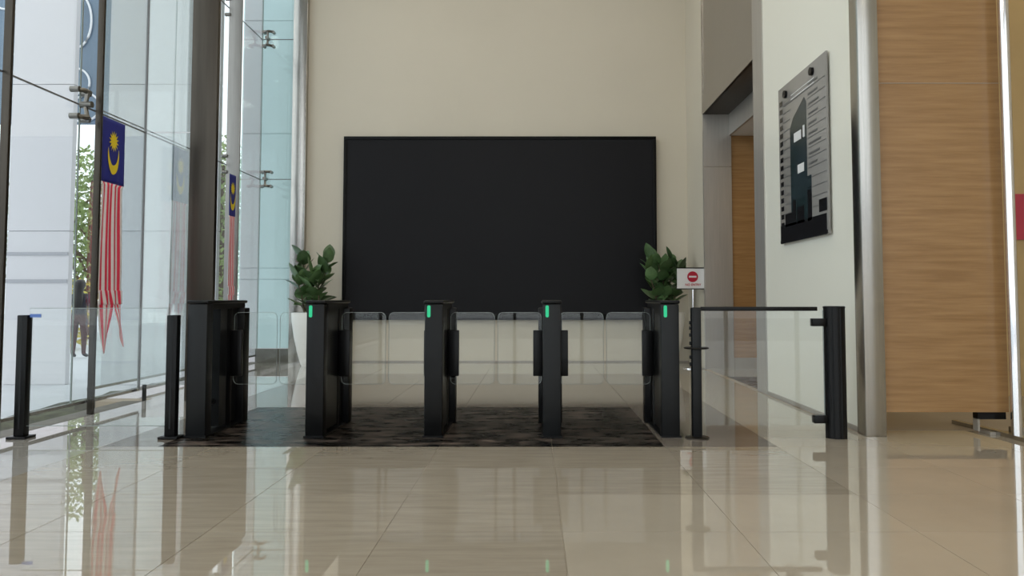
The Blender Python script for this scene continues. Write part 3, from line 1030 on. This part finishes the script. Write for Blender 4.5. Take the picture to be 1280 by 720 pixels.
# ------------------------------------------------------------------ flags
def flag(name, loc, width, label, seed, folds=3.2, amp=0.006):
    """cloth hung lengthwise: u across (along +y), v down from the top edge"""
    H = 1.945
    t = empty(name, loc)
    tag(t, label, 'flag', 'striped flags on the glass')

    def S(u, v, off=0.0):
        pinch = 1.0 - 0.10 * math.sin(PI * min(1, v / 0.9)) * (v > 0.3)
        y = (0.5 + (u - 0.5) * pinch) * width
        a = amp * min(1.0, max(0.0, (v - 0.12) / 0.35))
        x = a * math.sin(2 * PI * folds * u + 0.6 + 1.2 * v) + off
        return Vector((x, y + 0.012 * math.sin(7 * v + 3 * u) * (v > 0.3), -v * H))

    def patch(nm, u0, u1, v0, v1, nu, nv, mfun, off=0.0, warp=None):
        me = bpy.data.meshes.new(nm)
        V, F, mi = [], [], []
        for j in range(nv + 1):
            for i in range(nu + 1):
                u, v = u0 + (u1 - u0) * i / nu, v0 + (v1 - v0) * j / nv
                if warp: u, v = warp(u, v)
                V.append(S(u, v, off))
        for j in range(nv):
            for i in range(nu):
                a = j * (nu + 1) + i
                F.append((a, a + 1, a + nu + 2, a + nu + 1))
                mi.append(mfun(i, j))
        me.from_pydata(V, [], F)
        me.materials.append(M['red']); me.materials.append(M['fwhite']); me.materials.append(M['blue'])
        for pl, k in zip(me.polygons, mi):
            pl.material_index = k
            pl.use_smooth = True
        o = obj(nm, me, None, t)
        sol = o.modifiers.new('thickness', 'SOLIDIFY')
        sol.thickness = 0.002
        sol.offset = 0
        return o

    canton = patch('canton', 0, 1, 0, 0.30, 24, 16, lambda i, j: 2)
    NS = 11
    st = lambda i, j: 0 if (i // 3) % 2 else 1
    patch('striped_field', 0, 1, 0.30, 0.81, NS * 3, 40, st)
    # gathered twist then two tails
    band = patch('twisted_band', 0, 1, 0.80, 0.865, NS * 3, 8, st, off=0.012, warp=lambda u, v: (u + (v - 0.83) * 1.3 * min(1, 4 * u * (1 - u) + .1), v))
    def tail(u0, u1, uend, vend):
        def wp(u, v):
            s = (v - 0.86) / (vend - 0.86)
            w = (1 - s) ** 0.8
            um = (u0 + u1) / 2
            return um + (uend - um) * s + (u - um) * (0.06 + 0.94 * w), v
        patch('tail', u0, u1, 0.86, vend, 18, 20, st, warp=wp)
    tail(0.02, 0.66, 0.30, 1.09)
    tail(0.66, 0.97, 1.20, 1.07)
    # star and crescent on the canton (both faces)
    for off in (0.006, -0.006):
        me = bpy.data.meshes.new('star')
        V, F = [S(0.50, 0.10, off)], []
        for k in range(28):
            rr = 0.075 if k % 2 == 0 else 0.040
            a = 2 * PI * k / 28
            V.append(S(0.50 + rr * math.sin(a) * H / (width * 1.85), 0.10 - rr * 0.68 * math.cos(a), off))
        F = [(0, 1 + k, 1 + (k + 1) % 28) for k in range(28)]
        me.from_pydata(V, [], F)
        obj('star', me, M['yellow'], canton)
        me = bpy.data.meshes.new('crescent')
        V, F = [], []
        n = 28
        for k in range(n + 1):
            s = k / n
            a = R(-200) + R(220) * s
            a = R(160) + R(220) * s          # opens upwards
            th = 0.020 * math.sin(PI * s) ** 0.8 + 0.0008
            for r_ in (0.088, 0.088 - 2 * th):
                V.append(S(0.50 + r_ * math.cos(a) * H / (width * 1.95), 0.165 - r_ * 1.05 * math.sin(a), off))
        for k in range(n):
            F.append((2 * k, 2 * k + 1, 2 * k + 3, 2 * k + 2))
        me.from_pydata(V, [], F)
        obj('crescent', me, M['yellow'], canton)
    return t


flag('flag', (-3.85, 6.482, 2.635), 0.37, 'large striped flag with blue canton, yellow star and crescent on the glass', 1)
flag('flag', (-4.225, 10.13, 2.74), 0.22, 'narrow gathered striped flag hanging before the grey steel fin', 2, folds=1.4, amp=0.005)

# ------------------------------------------------------------------ chrome pole frame and red poster at the stone panel
t = empty('rail_frame', (3.478, 5.36, 0))
tag(t, 'chrome pole standing on a low steel floor rail beside the brown stone', 'rail')
bm = bmesh.new()
add_tube(bm, [(0, 0, 0.0), (0, 0, 3.6)], 0.036, 20)
obj('pole', bm, M['chrome'], t, smooth=True)
bm = bmesh.new()
add_prism(bm, [(-0.12, 0.62), (-0.08, 0.62), (0.0, 0.05), (0.02, -0.7), (-0.04, -0.7), (-0.06, 0.02)], 'z', 0.0, 0.03)
obj('floor_rail', bm, M['steel'], t)
box('rail_foot', (-0.11, -0.03, 0.13, 0.28, 0.0, 0.02), M['skirt'], t)
box('rail_lip', (0.03, 0.60, 0.10, 0.14, 0.0, 0.06), M['steel'], t)
w = box('poster', (5.03, 5.6, 7.655, 7.675, 1.62, 2.1), M['poster'])
tag(w, 'red poster on the warm yellow partition wall', 'poster')


# ------------------------------------------------------------------ ceiling lamps; the hall panels are added, unseen, to brighten it
def lamp(x, y, z, wx, wy, m, label, group):
    t = empty('ceiling_light', (x, y, z))
    tag(t, label, 'ceiling light', group)
    box('diffuser', (-wx / 2, wx / 2, -wy / 2, wy / 2, -0.02, -0.005), m, t)
    for d in [(-wx / 2 - .04, wx / 2 + .04, -wy / 2 - .04, -wy / 2, -0.03, 0.0), (-wx / 2 - .04, wx / 2 + .04, wy / 2, wy / 2 + .04, -0.03, 0.0),
              (-wx / 2 - .04, -wx / 2, -wy / 2, wy / 2, -0.03, 0.0), (wx / 2, wx / 2 + .04, -wy / 2, wy / 2, -0.03, 0.0)]:
        box('frame', d, M['signwhite'], t)


for lx, rows in ((-2.2, (-4.5, -1.0, 2.5, 6.0, 9.4)), (0.9, (0.4, 3.2, 6.2, 9.4))):
    for ly in rows:
        lamp(lx, ly, ZC, 1.5, 0.9, M['diffuser'], 'square luminous panel set in the high lobby ceiling', 'lobby ceiling panels')
for ly in (-4.5, -1.0, 2.5):
    lamp(5.2, ly, ZC, 1.5, 0.9, M['diffuser'], 'square luminous panel set in the high lobby ceiling', 'lobby ceiling panels')
lamp(4.3, 9.2, 3.38, 0.9, 0.4, M['diffuser_warm'], 'small warm panel light in the lift lobby ceiling', None)
lamp(4.6, 6.7, ZC, 1.2, 0.8, M['diffuser_warm'], 'warm panel light above the yellow partition wall', None)
